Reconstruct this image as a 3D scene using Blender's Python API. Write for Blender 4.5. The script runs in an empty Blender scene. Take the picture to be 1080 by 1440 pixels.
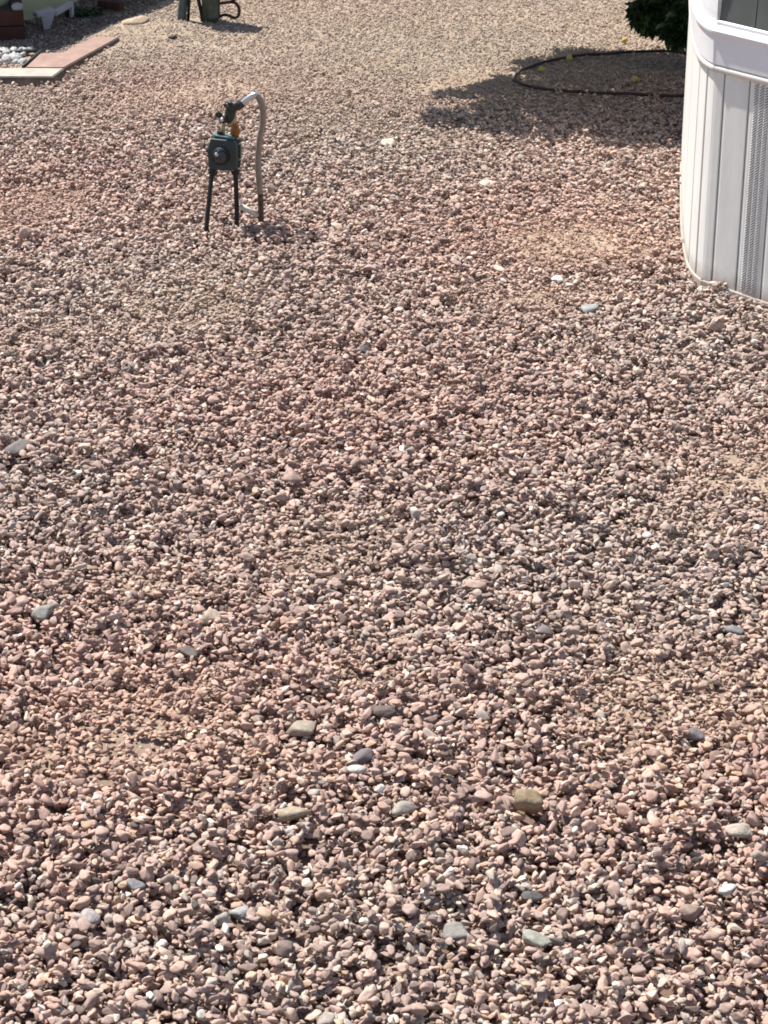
import bpy, bmesh, math, random
import numpy as np
from mathutils import Vector, Matrix, Euler, noise

random.seed(7)
rng = np.random.default_rng(7)
C = bpy.context.scene.collection
sc = bpy.context.scene

# ------------------------------------------------------------------ camera
F, PITCH, H = 3195.0, math.atan(1480 / 3195.0), 2.5
cam_d = bpy.data.cameras.new('camera'); cam = bpy.data.objects.new('camera', cam_d); C.objects.link(cam)
cam.location = (0, 0, H); cam.rotation_euler = (math.pi / 2 - PITCH, 0, 0)
cam_d.sensor_fit = 'VERTICAL'; cam_d.sensor_height = 24; cam_d.sensor_width = 18
cam_d.lens = 24 * F / 1440; cam_d.clip_start = .1; cam_d.clip_end = 400
sc.camera = cam

# ------------------------------------------------------------------ light
SUN_ELEV = math.radians(60)
sx, sy = -.77, .64                                   # horizontal direction towards the sun
sun_to = Vector((sx * math.cos(SUN_ELEV), sy * math.cos(SUN_ELEV), math.sin(SUN_ELEV))).normalized()
w = bpy.data.worlds.new('World'); sc.world = w; w.use_nodes = True
nt = w.node_tree; nt.nodes.clear()
sky = nt.nodes.new('ShaderNodeTexSky'); sky.sky_type = 'NISHITA'; sky.sun_disc = False
sky.sun_elevation = SUN_ELEV; sky.sun_rotation = math.atan2(sx, sy)
bg = nt.nodes.new('ShaderNodeBackground'); bg.inputs['Strength'].default_value = .092
wo = nt.nodes.new('ShaderNodeOutputWorld')
nt.links.new(sky.outputs[0], bg.inputs[0]); nt.links.new(bg.outputs[0], wo.inputs[0])
sd = bpy.data.lights.new('sun', 'SUN'); sd.energy = 5.0; sd.angle = math.radians(.55); sd.color = (1, .95, .88)
so = bpy.data.objects.new('sun', sd); C.objects.link(so)
so.rotation_euler = sun_to.to_track_quat('Z', 'Y').to_euler(); so.location = (-3, 6, 8)
sc.cycles.filter_width = 1.8
sc.view_settings.view_transform = 'Standard'; sc.view_settings.look = 'None'
sc.view_settings.exposure = .66; sc.view_settings.gamma = 1; sc.view_settings.use_curve_mapping = False

# ------------------------------------------------------------------ pixel helpers (photo measurements -> places)
cp, sp = math.cos(PITCH), math.sin(PITCH)
def ray(px, py):
    x = (px - 540) / F; y = -(py - 720) / F
    return Vector((x, cp + y * sp, -sp + y * cp))
def G(px, py, z=0.0):
    d = ray(px, py); t = (z - H) / d.z
    return Vector((d.x * t, d.y * t, z))
def W(px, py, Y):
    d = ray(px, py); t = Y / d.y
    return Vector((d.x * t, Y, H + d.z * t))
def scale_at(P):                                     # photo pixels per metre at a point
    return F / (P.y * cp + (H - P.z) * sp)

# ------------------------------------------------------------------ materials
def mat(name, col, rough=.7, metal=0, var=.12, scale=20, bump=.0, bscale=60, col2=None, stretch=None, spec=.4):
    m = bpy.data.materials.new(name); m.use_nodes = True; t = m.node_tree; N = t.nodes; L = t.links
    b = N['Principled BSDF']; b.inputs['Roughness'].default_value = rough; b.inputs['Metallic'].default_value = metal
    b.inputs['Specular IOR Level'].default_value = spec
    tc = N.new('ShaderNodeTexCoord'); src = tc.outputs['Object']
    if stretch:
        mp = N.new('ShaderNodeMapping'); mp.inputs['Scale'].default_value = stretch; L.new(src, mp.inputs[0]); src = mp.outputs[0]
    n = N.new('ShaderNodeTexNoise'); n.inputs['Scale'].default_value = scale; n.inputs['Detail'].default_value = 6
    n.inputs['Roughness'].default_value = .65; L.new(src, n.inputs['Vector'])
    r = N.new('ShaderNodeValToRGB'); r.color_ramp.elements[0].position = .3; r.color_ramp.elements[1].position = .7
    c2 = col2 or tuple(min(1, c * (1 + var)) for c in col)
    r.color_ramp.elements[0].color = (*[c * (1 - var) for c in col], 1); r.color_ramp.elements[1].color = (*c2, 1)
    L.new(n.outputs['Fac'], r.inputs[0]); L.new(r.outputs[0], b.inputs['Base Color'])
    if bump:
        n2 = N.new('ShaderNodeTexNoise'); n2.inputs['Scale'].default_value = bscale; n2.inputs['Detail'].default_value = 5
        L.new(src, n2.inputs['Vector'])
        bp = N.new('ShaderNodeBump'); bp.inputs['Strength'].default_value = bump; bp.inputs['Distance'].default_value = .004
        L.new(n2.outputs['Fac'], bp.inputs['Height']); L.new(bp.outputs[0], b.inputs['Normal'])
    return m

def gravel_material():
    m = bpy.data.materials.new('crushed_stone'); m.use_nodes = True; t = m.node_tree; N = t.nodes; L = t.links
    b = N['Principled BSDF']; b.inputs['Roughness'].default_value = .8; b.inputs['Specular IOR Level'].default_value = .3
    at = N.new('ShaderNodeAttribute'); at.attribute_type = 'INSTANCER'; at.attribute_name = 'stone_col'
    at2 = N.new('ShaderNodeAttribute'); at2.attribute_type = 'INSTANCER'; at2.attribute_name = 'seed'
    tc = N.new('ShaderNodeTexCoord')
    ad = N.new('ShaderNodeVectorMath'); ad.operation = 'ADD'; L.new(tc.outputs['Object'], ad.inputs[0]); L.new(at2.outputs['Vector'], ad.inputs[1])
    n = N.new('ShaderNodeTexNoise'); n.inputs['Scale'].default_value = 3.2; n.inputs['Detail'].default_value = 8; n.inputs['Roughness'].default_value = .75
    L.new(ad.outputs[0], n.inputs['Vector'])
    r = N.new('ShaderNodeMapRange'); r.inputs[1].default_value = .3; r.inputs[2].default_value = .7; r.inputs[3].default_value = .62; r.inputs[4].default_value = 1.38
    L.new(n.outputs['Fac'], r.inputs[0])
    mu = N.new('ShaderNodeVectorMath'); mu.operation = 'SCALE'; L.new(at.outputs['Color'], mu.inputs[0]); L.new(r.outputs[0], mu.inputs['Scale'])
    L.new(mu.outputs[0], b.inputs['Base Color'])
    bp = N.new('ShaderNodeBump'); bp.inputs['Strength'].default_value = .35; bp.inputs['Distance'].default_value = .002
    L.new(n.outputs['Fac'], bp.inputs['Height']); L.new(bp.outputs[0], b.inputs['Normal'])
    return m

def soil_material():
    m = bpy.data.materials.new('desert_soil'); m.use_nodes = True; t = m.node_tree; N = t.nodes; L = t.links
    b = N['Principled BSDF']; b.inputs['Roughness'].default_value = .95; b.inputs['Specular IOR Level'].default_value = .15
    g = N.new('ShaderNodeNewGeometry')
    n = N.new('ShaderNodeTexNoise'); n.inputs['Scale'].default_value = 2.5; n.inputs['Detail'].default_value = 8; L.new(g.outputs['Position'], n.inputs['Vector'])
    r = N.new('ShaderNodeValToRGB'); e = r.color_ramp.elements
    e[0].position = .35; e[0].color = (.34, .262, .195, 1); e[1].position = .65; e[1].color = (.42, .335, .26, 1)
    L.new(n.outputs['Fac'], r.inputs[0])
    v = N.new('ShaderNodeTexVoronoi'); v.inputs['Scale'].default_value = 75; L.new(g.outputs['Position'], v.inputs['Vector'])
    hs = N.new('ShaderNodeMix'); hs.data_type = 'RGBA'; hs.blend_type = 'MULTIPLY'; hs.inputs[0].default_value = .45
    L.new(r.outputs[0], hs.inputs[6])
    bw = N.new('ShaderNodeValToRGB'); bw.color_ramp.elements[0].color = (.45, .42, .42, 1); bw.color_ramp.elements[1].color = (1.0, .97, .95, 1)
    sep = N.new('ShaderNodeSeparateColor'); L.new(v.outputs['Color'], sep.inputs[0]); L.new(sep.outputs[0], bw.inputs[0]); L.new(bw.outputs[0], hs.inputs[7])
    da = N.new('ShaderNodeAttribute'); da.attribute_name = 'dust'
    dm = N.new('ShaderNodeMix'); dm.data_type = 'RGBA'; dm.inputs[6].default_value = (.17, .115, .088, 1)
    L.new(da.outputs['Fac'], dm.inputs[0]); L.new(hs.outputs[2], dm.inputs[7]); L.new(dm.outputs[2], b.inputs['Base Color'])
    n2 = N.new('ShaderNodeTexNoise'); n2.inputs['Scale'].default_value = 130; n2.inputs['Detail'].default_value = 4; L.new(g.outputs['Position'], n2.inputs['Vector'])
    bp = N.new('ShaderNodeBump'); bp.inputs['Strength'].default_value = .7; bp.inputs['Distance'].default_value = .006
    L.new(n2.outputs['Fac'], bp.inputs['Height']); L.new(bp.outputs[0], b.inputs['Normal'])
    return m

GRAVEL, SOIL = gravel_material(), soil_material()
M = dict(
    skirt=mat('pale_vinyl', (.78, .78, .73), .5, var=.06, scale=6, stretch=(4, 4, .8), bump=.05),
    belt=mat('white_vinyl', (.78, .79, .80), .35, var=.04, scale=5, bump=.03),
    beltlip=mat('yellowed_vinyl', (.66, .63, .58), .5, var=.12, scale=9),
    siding=mat('grey_green_siding', (.105, .115, .108), .6, var=.12, scale=14, bump=.1, bscale=40),
    slit=mat('vent_slit', (.22, .21, .23), .8),
    black=mat('black_painted_pipe', (.011, .012, .012), .6, var=.4, scale=40, bump=.2),
    teal=mat('blue_green_meter_casing', (.024, .040, .043), .45, var=.35, scale=16, bump=.12, bscale=90),
    tealtop=mat('meter_rim', (.12, .2, .2), .4, var=.3),
    dial=mat('dark_dial_glass', (.012, .02, .032), .12, var=.3, spec=.7),
    brass=mat('brass', (.21, .085, .025), .42, metal=.75, var=.4, scale=60),
    palebrass=mat('tarnished_brass', (.36, .3, .18), .5, metal=.5, var=.3, scale=60),
    valve=mat('dark_green_valve', (.022, .026, .018), .5, var=.5, scale=50, bump=.3),
    steel=mat('bright_steel', (.55, .55, .54), .3, metal=.8, var=.15, scale=50),
    hose=mat('grey_flexible_hose', (.25, .205, .165), .65, metal=.1, var=.2, scale=40),
    rust=mat('rusty_pipe', (.10, .055, .035), .85, var=.5, scale=50, bump=.4),
    cream=mat('cream_plastic', (.66, .58, .48), .5, var=.1),
    rubber=mat('dark_rubber', (.045, .028, .024), .7, var=.3, scale=30),
    blue=mat('blue_grey_painted_metal', (.06, .085, .09), .5, var=.45, scale=18, bump=.2),
    green=mat('faded_green_casing', (.06, .075, .062), .6, var=.4, scale=12, col2=(.12, .14, .11), bump=.2),
    wall=mat('yellow_green_stucco', (.42, .43, .26), .85, var=.1, scale=8, bump=.3),
    brick=mat('dark_red_brick', (.055, .019, .014), .85, var=.35, scale=12, bump=.4),
    cap=mat('grey_cap', (.3, .29, .29), .6),
    whitep=mat('weathered_white_plastic', (.42, .41, .43), .55, var=.15, scale=12),
    border=mat('cream_concrete', (.38, .35, .295), .85, var=.18, scale=18, bump=.3),
    pad=mat('pink_concrete', (.31, .205, .168), .85, var=.22, scale=14, bump=.3, bscale=100),
    padside=mat('shaded_concrete_edge', (.11, .095, .078), .9, var=.35, scale=25, bump=.4),  # slab sides coloured darker to carry their shade
    edging=mat('black_plastic_edging', (.02, .018, .018), .6),
    white_rock=mat('white_marble_chip', (.42, .415, .40), .7, var=.25, scale=14, bump=.3),
    bark=mat('tree_bark', (.09, .07, .05), .9, var=.4, scale=30, bump=.6),
    lemon=mat('lemon_peel', (.48, .38, .09), .6, var=.15, scale=50, bump=.15),
)
def stain(m, top=.10, amt=.75, col=(.30, .215, .16)):
    t = m.node_tree; N = t.nodes; L = t.links; b = N['Principled BSDF']; src = b.inputs['Base Color'].links[0].from_socket
    tc = N.new('ShaderNodeTexCoord'); sp_ = N.new('ShaderNodeSeparateXYZ'); L.new(tc.outputs['Object'], sp_.inputs[0])
    n = N.new('ShaderNodeTexNoise'); n.inputs['Scale'].default_value = 22; n.inputs['Detail'].default_value = 8; n.inputs['Roughness'].default_value = .75; L.new(tc.outputs['Object'], n.inputs['Vector'])
    mr = N.new('ShaderNodeMapRange'); mr.inputs[1].default_value = top; mr.inputs[2].default_value = 0; mr.inputs[3].default_value = -.45; mr.inputs[4].default_value = .55
    L.new(sp_.outputs['Z'], mr.inputs[0]); ad = N.new('ShaderNodeMath'); ad.operation = 'ADD'; L.new(mr.outputs[0], ad.inputs[0]); L.new(n.outputs['Fac'], ad.inputs[1])
    m2 = N.new('ShaderNodeMapRange'); m2.inputs[1].default_value = .35; m2.inputs[2].default_value = 1.0; m2.inputs[4].default_value = amt; L.new(ad.outputs[0], m2.inputs[0])
    mx = N.new('ShaderNodeMix'); mx.data_type = 'RGBA'; mx.inputs[7].default_value = (*col, 1)
    L.new(m2.outputs[0], mx.inputs[0]); L.new(src, mx.inputs[6]); L.new(mx.outputs[2], b.inputs['Base Color'])
stain(M['skirt']); stain(M['padside'], .03)
def leaf_material():
    m = bpy.data.materials.new('citrus_leaf'); m.use_nodes = True; t = m.node_tree; N = t.nodes; L = t.links
    b = N['Principled BSDF']; b.inputs['Roughness'].default_value = .45
    g = N.new('ShaderNodeNewGeometry')
    r = N.new('ShaderNodeValToRGB'); r.color_ramp.elements[0].color = (.010, .030, .014, 1); r.color_ramp.elements[1].color = (.06, .10, .03, 1)
    L.new(g.outputs['Random Per Island'], r.inputs[0]); L.new(r.outputs[0], b.inputs['Base Color'])
    return m
M['leaf'] = leaf_material()

# ------------------------------------------------------------------ build helpers
def obj(name, me_or_bm, m=None, parent=None, smooth=False, loc=None):
    if isinstance(me_or_bm, bmesh.types.BMesh):
        me = bpy.data.meshes.new(name); me_or_bm.to_mesh(me); me_or_bm.free()
    else: me = me_or_bm
    if m and not me.materials: me.materials.append(m)
    if smooth:
        for p in me.polygons: p.use_smooth = True
    o = bpy.data.objects.new(name, me); C.objects.link(o)
    if parent: o.parent = parent
    if loc is not None: o.location = loc
    return o
def thing(name, label, cat, loc=(0, 0, 0), group=None):
    o = bpy.data.objects.new(name, None); C.objects.link(o); o.location = loc; o.empty_display_size = .1
    o['label'] = label; o['category'] = cat
    if group: o['group'] = group
    return o
def tag(o, label, cat, group=None):
    o['label'] = label; o['category'] = cat
    if group: o['group'] = group
    return o
def tube(bm, pts, rad, seg=12, caps=True, corr=0.0):
    pts = [Vector(p) for p in pts]; n = len(pts)
    rr = rad if isinstance(rad, (list, tuple)) else [rad] * n
    rings = []; up = Vector((0, 0, 1)); prev = None
    for i, p in enumerate(pts):
        t = (pts[min(i + 1, n - 1)] - pts[max(i - 1, 0)]).normalized()
        a = prev if prev is not None else (Vector((1, 0, 0)) if abs(t.z) > .8 else up)
        a = (a - t * a.dot(t)).normalized(); prev = a; b = t.cross(a)
        r = rr[i] * (1 + (corr if i % 2 else -corr))
        rings.append([bm.verts.new(p + (a * math.cos(k * 2 * math.pi / seg) + b * math.sin(k * 2 * math.pi / seg)) * r) for k in range(seg)])
    for i in range(n - 1):
        for k in range(seg):
            bm.faces.new((rings[i][k], rings[i][(k + 1) % seg], rings[i + 1][(k + 1) % seg], rings[i + 1][k]))
    if caps:
        bm.faces.new(rings[0][::-1]); bm.faces.new(rings[-1])
def spline(pts, per=8):
    pts = [Vector(p) for p in pts]; out = []
    for i in range(len(pts) - 1):
        p0 = pts[max(i - 1, 0)]; p1 = pts[i]; p2 = pts[i + 1]; p3 = pts[min(i + 2, len(pts) - 1)]
        for k in range(per):
            t = k / per
            out.append(.5 * ((2 * p1) + (-p0 + p2) * t + (2 * p0 - 5 * p1 + 4 * p2 - p3) * t * t + (-p0 + 3 * p1 - 3 * p2 + p3) * t ** 3))
    out.append(pts[-1]); return out
def box(bm, c, s, rot=None, bev=0.0):
    r = bmesh.ops.create_cube(bm, size=1); vs = r['verts']
    bmesh.ops.scale(bm, vec=s, verts=vs)
    if bev:
        ed = list({e for v in vs for e in v.link_edges})
        bmesh.ops.bevel(bm, geom=ed, offset=bev, segments=3, profile=.7, affect='EDGES')
        vs = bm.verts[:] if len(bm.verts) < 200 else vs
    mtx = Matrix.Translation(c) @ (rot.to_matrix().to_4x4() if rot else Matrix.Identity(4))
    bmesh.ops.transform(bm, matrix=mtx, verts=vs)
def cyl(bm, a, b, r, seg=20, r2=None):
    tube(bm, [a, b], [r, r2 if r2 is not None else r], seg)
def prism(bm, poly, z0, z1):
    lo = [bm.verts.new((p[0], p[1], z0)) for p in poly]; hi = [bm.verts.new((p[0], p[1], z1)) for p in poly]
    n = len(poly); bm.faces.new(lo[::-1]); bm.faces.new(hi)
    for i in range(n): bm.faces.new((lo[i], lo[(i + 1) % n], hi[(i + 1) % n], hi[i]))
    bmesh.ops.recalc_face_normals(bm, faces=bm.faces)
def stone_mesh(name, seed, sub=2, planes=11, sharp=30, flat=.7):
    r = np.random.default_rng(seed)
    bm = bmesh.new(); bmesh.ops.create_icosphere(bm, subdivisions=sub, radius=1)
    nrm = r.normal(size=(planes, 3)); nrm /= np.linalg.norm(nrm, axis=1)[:, None]
    hh = r.uniform(.42, .92, planes)
    for v in bm.verts:
        d = np.array(v.co.normalized()); k = nrm @ d
        q = np.where(k > .05, k / hh, 0)                 # soft polyhedron: 1/r = max over planes
        inv = (np.sum(q ** sharp) + .80 ** sharp) ** (1 / sharp)
        rad = 1 / inv
        rad *= 1 + .05 * noise.noise(Vector(d * 2.3) + Vector((seed * 3.1, 0, 0)))
        v.co = Vector(d * rad) * .5
    xs = np.array([v.co[:] for v in bm.verts]); sz = xs.max(0) - xs.min(0); mid = (xs.max(0) + xs.min(0)) / 2
    for v in bm.verts: v.co = Vector(((v.co.x - mid[0]) / sz[0], (v.co.y - mid[1]) / sz[1], (v.co.z - mid[2]) / sz[2]))
    me = bpy.data.meshes.new(name); bm.to_mesh(me); bm.free()
    for p in me.polygons: p.use_smooth = True
    return me

# ------------------------------------------------------------------ ground
def h0(x, y):
    return (-.031 + .006 * np.sin(1.7 * x + .6) * np.sin(1.3 * y + .3) + .004 * np.sin(4.1 * x + 1.1 * y)
            + .004 * np.sin(3.3 * y - 2.2 * x + 1.0) + .002 * np.sin(9 * x + 5 * y) + .002 * np.sin(11 * y - 6 * x))
def rampf(a, b, x): return np.clip((x - a) / (b - a), 0, 1)
def soil_lift(x, y):                                      # the soil rises between the stones in the bare, sandy places
    return .040 * rampf(8.5, 10.3, y + .15 * np.sin(3 * x)) + .0
PATCH = [((805, 335), .34, .30, 1.0), ((1055, 665), .22, .22, .9), ((960, 735), .16, .14, .55), ((440, 770), .24, .16, .5), ((95, 1070), .12, .12, .7),
         ((520, 935), .12, .1, .45), ((330, 1070), .16, .12, .55), ((250, 385), .3, .22, .35), ((230, 820), .26, .12, .5), ((860, 870), .2, .14, .25), ((500, 730), .2, .2, .3)]
PATCH = [(G(*a), b, c, d) for a, b, c, d in PATCH]
def patch(x, y):
    v = np.zeros_like(x)
    for P, rx, ry, a in PATCH:
        v = np.maximum(v, a * np.exp(-(((x - P.x) / rx) ** 2 + ((y - P.y) / ry) ** 2) * 1.3))
    n = .5 + .25 * np.sin(17 * x + 5 * y + 2 * np.sin(9 * y)) * np.sin(14 * y - 7 * x) + .25 * np.sin(31 * x - 13 * y) * np.sin(27 * y + 11 * x + 1)
    m = .5 + .5 * np.sin(2.9 * x + 1.3 * np.sin(2.2 * y)) * np.sin(2.4 * y + 1.7 * np.sin(1.9 * x) + 2)
    v = np.maximum(v, .60 * np.clip((m - .72) / .28, 0, 1))
    return np.clip(v * (.35 + 1.3 * n), 0, 1)
near_x = list(np.arange(-3.4, 3.41, .05)); near_y = list(np.arange(2.0, 13.01, .05))
gx = np.array([-60, -30, -15, -8, -5] + near_x + [5, 8, 15, 30, 60]); gy = np.array([-30, -10, -3, 0, 1] + near_y + [14, 16, 20, 30, 60, 120])
X, Y = np.meshgrid(gx, gy); Z = h0(X, Y) + soil_lift(X, Y) + .028 * patch(X, Y)
fade = np.clip(1 - (np.maximum(np.abs(X) - 3.4, 0) + np.maximum(np.abs(Y - 7.5) - 5.5, 0)) / 3, 0, 1); Z = Z * fade - .01 * (1 - fade)
nx, ny = len(gx), len(gy)
verts = np.stack([X.ravel(), Y.ravel(), Z.ravel()], 1)
ii = (np.arange(ny - 1)[:, None] * nx + np.arange(nx - 1)[None]).ravel()
me = bpy.data.meshes.new('ground'); me.from_pydata(verts.tolist(), [], np.stack([ii, ii + 1, ii + 1 + nx, ii + nx], 1).tolist())
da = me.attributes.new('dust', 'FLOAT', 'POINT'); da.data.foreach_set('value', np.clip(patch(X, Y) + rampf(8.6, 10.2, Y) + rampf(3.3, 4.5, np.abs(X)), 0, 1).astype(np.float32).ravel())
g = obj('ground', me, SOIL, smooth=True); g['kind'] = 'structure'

# ------------------------------------------------------------------ footprints that keep gravel out
ELL = []                                                  # (x, y, rx, ry)
POLY = []
def in_poly(x, y, poly):
    c = np.zeros(x.shape, bool); n = len(poly)
    for i in range(n):
        x1, y1 = poly[i]; x2, y2 = poly[(i + 1) % n]
        if y1 == y2: continue
        k = ((y1 > y) != (y2 > y)) & (x < (x2 - x1) * (y - y1) / (y2 - y1) + x1); c ^= k
    return c

# ------------------------------------------------------------------ mobile home on the right
ZT = .723
XY = [(1.18, 8.75), (1.092, 8.0), (1.058, 7.66), (1.043, 7.43), (1.047, 7.31), (1.066, 7.225)]
bot = [Vector((x, y, 0)) for x, y in XY]; top = [Vector((x, y, ZT)) for x, y in XY]
B1 = Vector((1.093, 7.188, 0)); D = Vector((.0632, -.0775, 0)).normalized()
bot += [B1 + D * k for k in (0, .4, 1.6)]
T1 = Vector((1.094, 7.188, ZT)); top += [T1 + D * k for k in (0, .4, 1.6)]
# resample the curves so equal parameters match
def resample(pts, n=240, per=16):
    s = spline(pts, per); d = [0]
    for a, b in zip(s, s[1:]): d.append(d[-1] + (b - a).length)
    return s, d
NB = 16
sb, st = spline(bot, NB), spline(top, NB)
home = thing('mobile_home', 'grey green mobile home corner with white belt trim over pale ribbed skirting', 'house', (1.25, 7.5, 0))
home_inv = Matrix.Translation((-1.25, -7.5, 0))
def hobj(name, bm, m, smooth=False, parent=None):
    bmesh.ops.transform(bm, matrix=home_inv, verts=bm.verts)
    return obj(name, bm, m, parent or home, smooth)
def nrm2(c, i):
    a = c[max(i - 1, 0)]; b = c[min(i + 1, len(c) - 1)]; t = (b - a).normalized()
    return Vector((t.y, -t.x, 0)) * 1.0                   # to the right of travel
def outn(c, i):
    n = nrm2(c, i)
    return n if n.dot(Vector((-.75, -.65, 0))) > 0 else -n
# arc-length along the bottom curve from B1 (positive to the right)
i0 = 6 * NB
arc = [0.0] * len(sb)
for i in range(i0 + 1, len(sb)): arc[i] = arc[i - 1] + (sb[i] - sb[i - 1]).length
for i in range(i0 - 1, -1, -1): arc[i] = arc[i + 1] - (sb[i] - sb[i + 1]).length
def on(c, s):
    for i in range(len(arc) - 1):
        if arc[i] <= s <= arc[i + 1]:
            t = (s - arc[i]) / (arc[i + 1] - arc[i] + 1e-9); return c[i].lerp(c[i + 1], t), outn(c, i)
    return (c[-1], outn(c, len(c) - 2)) if s > 0 else (c[0], outn(c, 1))
edges = [arc[0] + .001, -.55, -.215, -.105, 0.0]
k = 0.0
while k < 1.45: k += .1085; edges.append(k)
for a, b in zip(edges, edges[1:]):
    bm = bmesh.new(); cols = []
    prof = [(0, -.002), (.004, -.004), (.010, .004), (.014, .005)]
    L_ = b - a
    samples = [(0, .0012), (.004, .0012), (.007, .0040), (.012, .005)]
    mids = [(t, .005) for t in np.linspace(.02, L_ - .012, max(4, int(L_ / .02)))]
    mids = [(t, .005 + (.0022 if a > -.02 and (.3 < (t / L_) < .34 or .66 < (t / L_) < .70) else 0)) for t, _ in mids]
    samples += [q for q in mids if q[0] > .013] + [(L_ - .006, .005), (L_ - .003, -.006 + .008)]
    for s, off in samples:
        pb, n1 = on(sb, a + s); pt, n2 = on(st, a + s)
        col = [bm.verts.new(Vector((*(pb.lerp(pt, z / ZT) + n1.lerp(n2, z / ZT).normalized() * off).xy, z))) for z in (-.04, 0, .25, .5, ZT, ZT + .03)]
        cols.append(col)
    for c1, c2 in zip(cols, cols[1:]):
        for i in range(5): bm.faces.new((c1[i], c2[i], c2[i + 1], c1[i + 1]))
    bmesh.ops.recalc_face_normals(bm, faces=bm.faces)
    hobj('skirting_panel', bm, M['skirt'])
# backing behind the panels
bm = bmesh.new(); cols = []
for i in range(0, len(sb), 4):
    n1, n2 = outn(sb, i), outn(st, i)
    cols.append([bm.verts.new(Vector((*(sb[i] - n1 * .012).xy, -.05))), bm.verts.new(Vector((*(st[i] - n2 * .012).xy, ZT + .04)))])
for c1, c2 in zip(cols, cols[1:]): bm.faces.new((c1[0], c2[0], c2[1], c1[1]))
hobj('skirting_backing', bm, M['skirt'])
# bottom track, a thin bright lip along the ground
bm = bmesh.new(); cols = []
for i in range(len(sb)):
    n1 = outn(sb, i); P = sb[i]
    cols.append([bm.verts.new(Vector((*(P + n1 * o).xy, z))) for o, z in ((.004, -.03), (.010, -.03), (.010, .010), (.008, .013), (.002, .013))])
for c1, c2 in zip(cols, cols[1:]):
    for i in range(4): bm.faces.new((c1[i], c2[i], c2[i + 1], c1[i + 1]))
bmesh.ops.recalc_face_normals(bm, faces=bm.faces)
hobj('ground_track', bm, M['skirt'])
# vent openings: slanted slits with a small hood, on every third band
for bi in (5, 8, 11, 14):
    for nm, mk_, o0 in (('vent_slits', 'slit', .0056), ('vent_hoods', 'skirt', .0056)):
        a = edges[bi] + .020; bm = bmesh.new()
        for cx_ in range(3):
            for r_ in range(78):
                z = .03 + r_ * .0088; s = a + .012 + cx_ * .023
                pb, n1 = on(sb, s); pt, n2 = on(st, s); P = pb.lerp(pt, z / ZT); P = Vector((P.x, P.y, z)); t = Vector((D.x, D.y, 0))
                hw, sl = .0085, .0055
                if nm == 'vent_slits':
                    q = [P - t * hw + Vector((0, 0, -.0018 - sl)), P + t * hw + Vector((0, 0, -.0018 + sl)), P + t * hw + Vector((0, 0, .0018 + sl)), P - t * hw + Vector((0, 0, .0018 - sl))]
                    bm.faces.new([bm.verts.new(k_ + n1 * .0058) for k_ in q])
                else:
                    A, B_ = P - t * hw + Vector((0, 0, .0018 - sl)), P + t * hw + Vector((0, 0, .0018 + sl)); u = Vector((0, 0, .0022))
                    v = [bm.verts.new(x) for x in (A + n1 * .0052, B_ + n1 * .0052, B_ + n1 * .0085, A + n1 * .0085, A + u + n1 * .0052, B_ + u + n1 * .0052)]
                    bm.faces.new((v[0], v[1], v[2], v[3])); bm.faces.new((v[3], v[2], v[5], v[4]))
        o = hobj(nm, bm, M[mk_]); o['kind'] = 'stuff'
# belt trim, swept profile along the top curve
def sweep(curve, prof, i_from=0, i_to=None):
    bm = bmesh.new(); cols = []
    for i in list(range(i_from, len(curve) if i_to is None else i_to)):
        n = outn(curve, i)
        cols.append([bm.verts.new(Vector((*(curve[i] + n * o).xy, z))) for o, z in prof])
    for c1, c2 in zip(cols, cols[1:]):
        for j in range(len(prof) - 1): bm.faces.new((c1[j], c2[j], c2[j + 1], c1[j + 1]))
    bmesh.ops.recalc_face_normals(bm, faces=bm.faces); return bm
hobj('belt_lip', sweep(st, [(.004, ZT - .004), (.012, ZT - .006), (.017, ZT), (.017, ZT + .010), (.013, ZT + .015), (.010, ZT + .0155)]), M['beltlip'], True)
zb = ZT + .016
hobj('belt_trim', sweep(st, [(.009, zb), (.013, zb + .002), (.015, zb + .006), (.016, zb + .05), (.018, zb + .095), (.021, zb + .1), (.025, zb + .104), (.026, zb + .112), (.022, zb + .118),
                             (.010, zb + .124), (.006, zb + .127), (.006, zb + .138), (.0, zb + .142)]), M['belt'], False)
ZS = zb + .136
# siding boards above the belt, from the corner rightwards; corner post covers the left
def siding_row(z0, z1, s0, s1, parent):
    bm = bmesh.new(); cols = []
    for s in np.linspace(s0, s1, 6):
        p, n = on(st, s)
        cols.append([bm.verts.new(Vector((*(p + n * o).xy, z))) for o, z in ((-.016, z0), (-.002, z0), (-.012, z1), (-.016, z1))])
    for c1, c2 in zip(cols, cols[1:]):
        for i in range(3): bm.faces.new((c1[i], c2[i], c2[i + 1], c1[i + 1]))
    for c in (cols[0], cols[-1]): bm.faces.new(c)
    bmesh.ops.recalc_face_normals(bm, faces=bm.faces)
    return hobj('siding_board', bm, M['siding'], parent=parent)
for r_ in range(9):
    z0 = ZS + r_ * .17
    j = .108
    siding_row(z0, z0 + .168, -.05, j - .002, home); siding_row(z0, z0 + .168, j + .002, 1.5, home)
hobj('corner_post', sweep(st, [(.004, ZS - .002), (.006, ZS + .03), (.006, ZS + 1.55), (-.03, ZS + 1.56)], 0, next(i for i in range(len(arc)) if arc[i] > -.052)), M['belt'], False)
bm = sweep(st, [(-.02, ZS - .01), (-.02, ZS + 1.55)], 6 * NB - 8); hobj('wall', bm, M['edging'])
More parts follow.
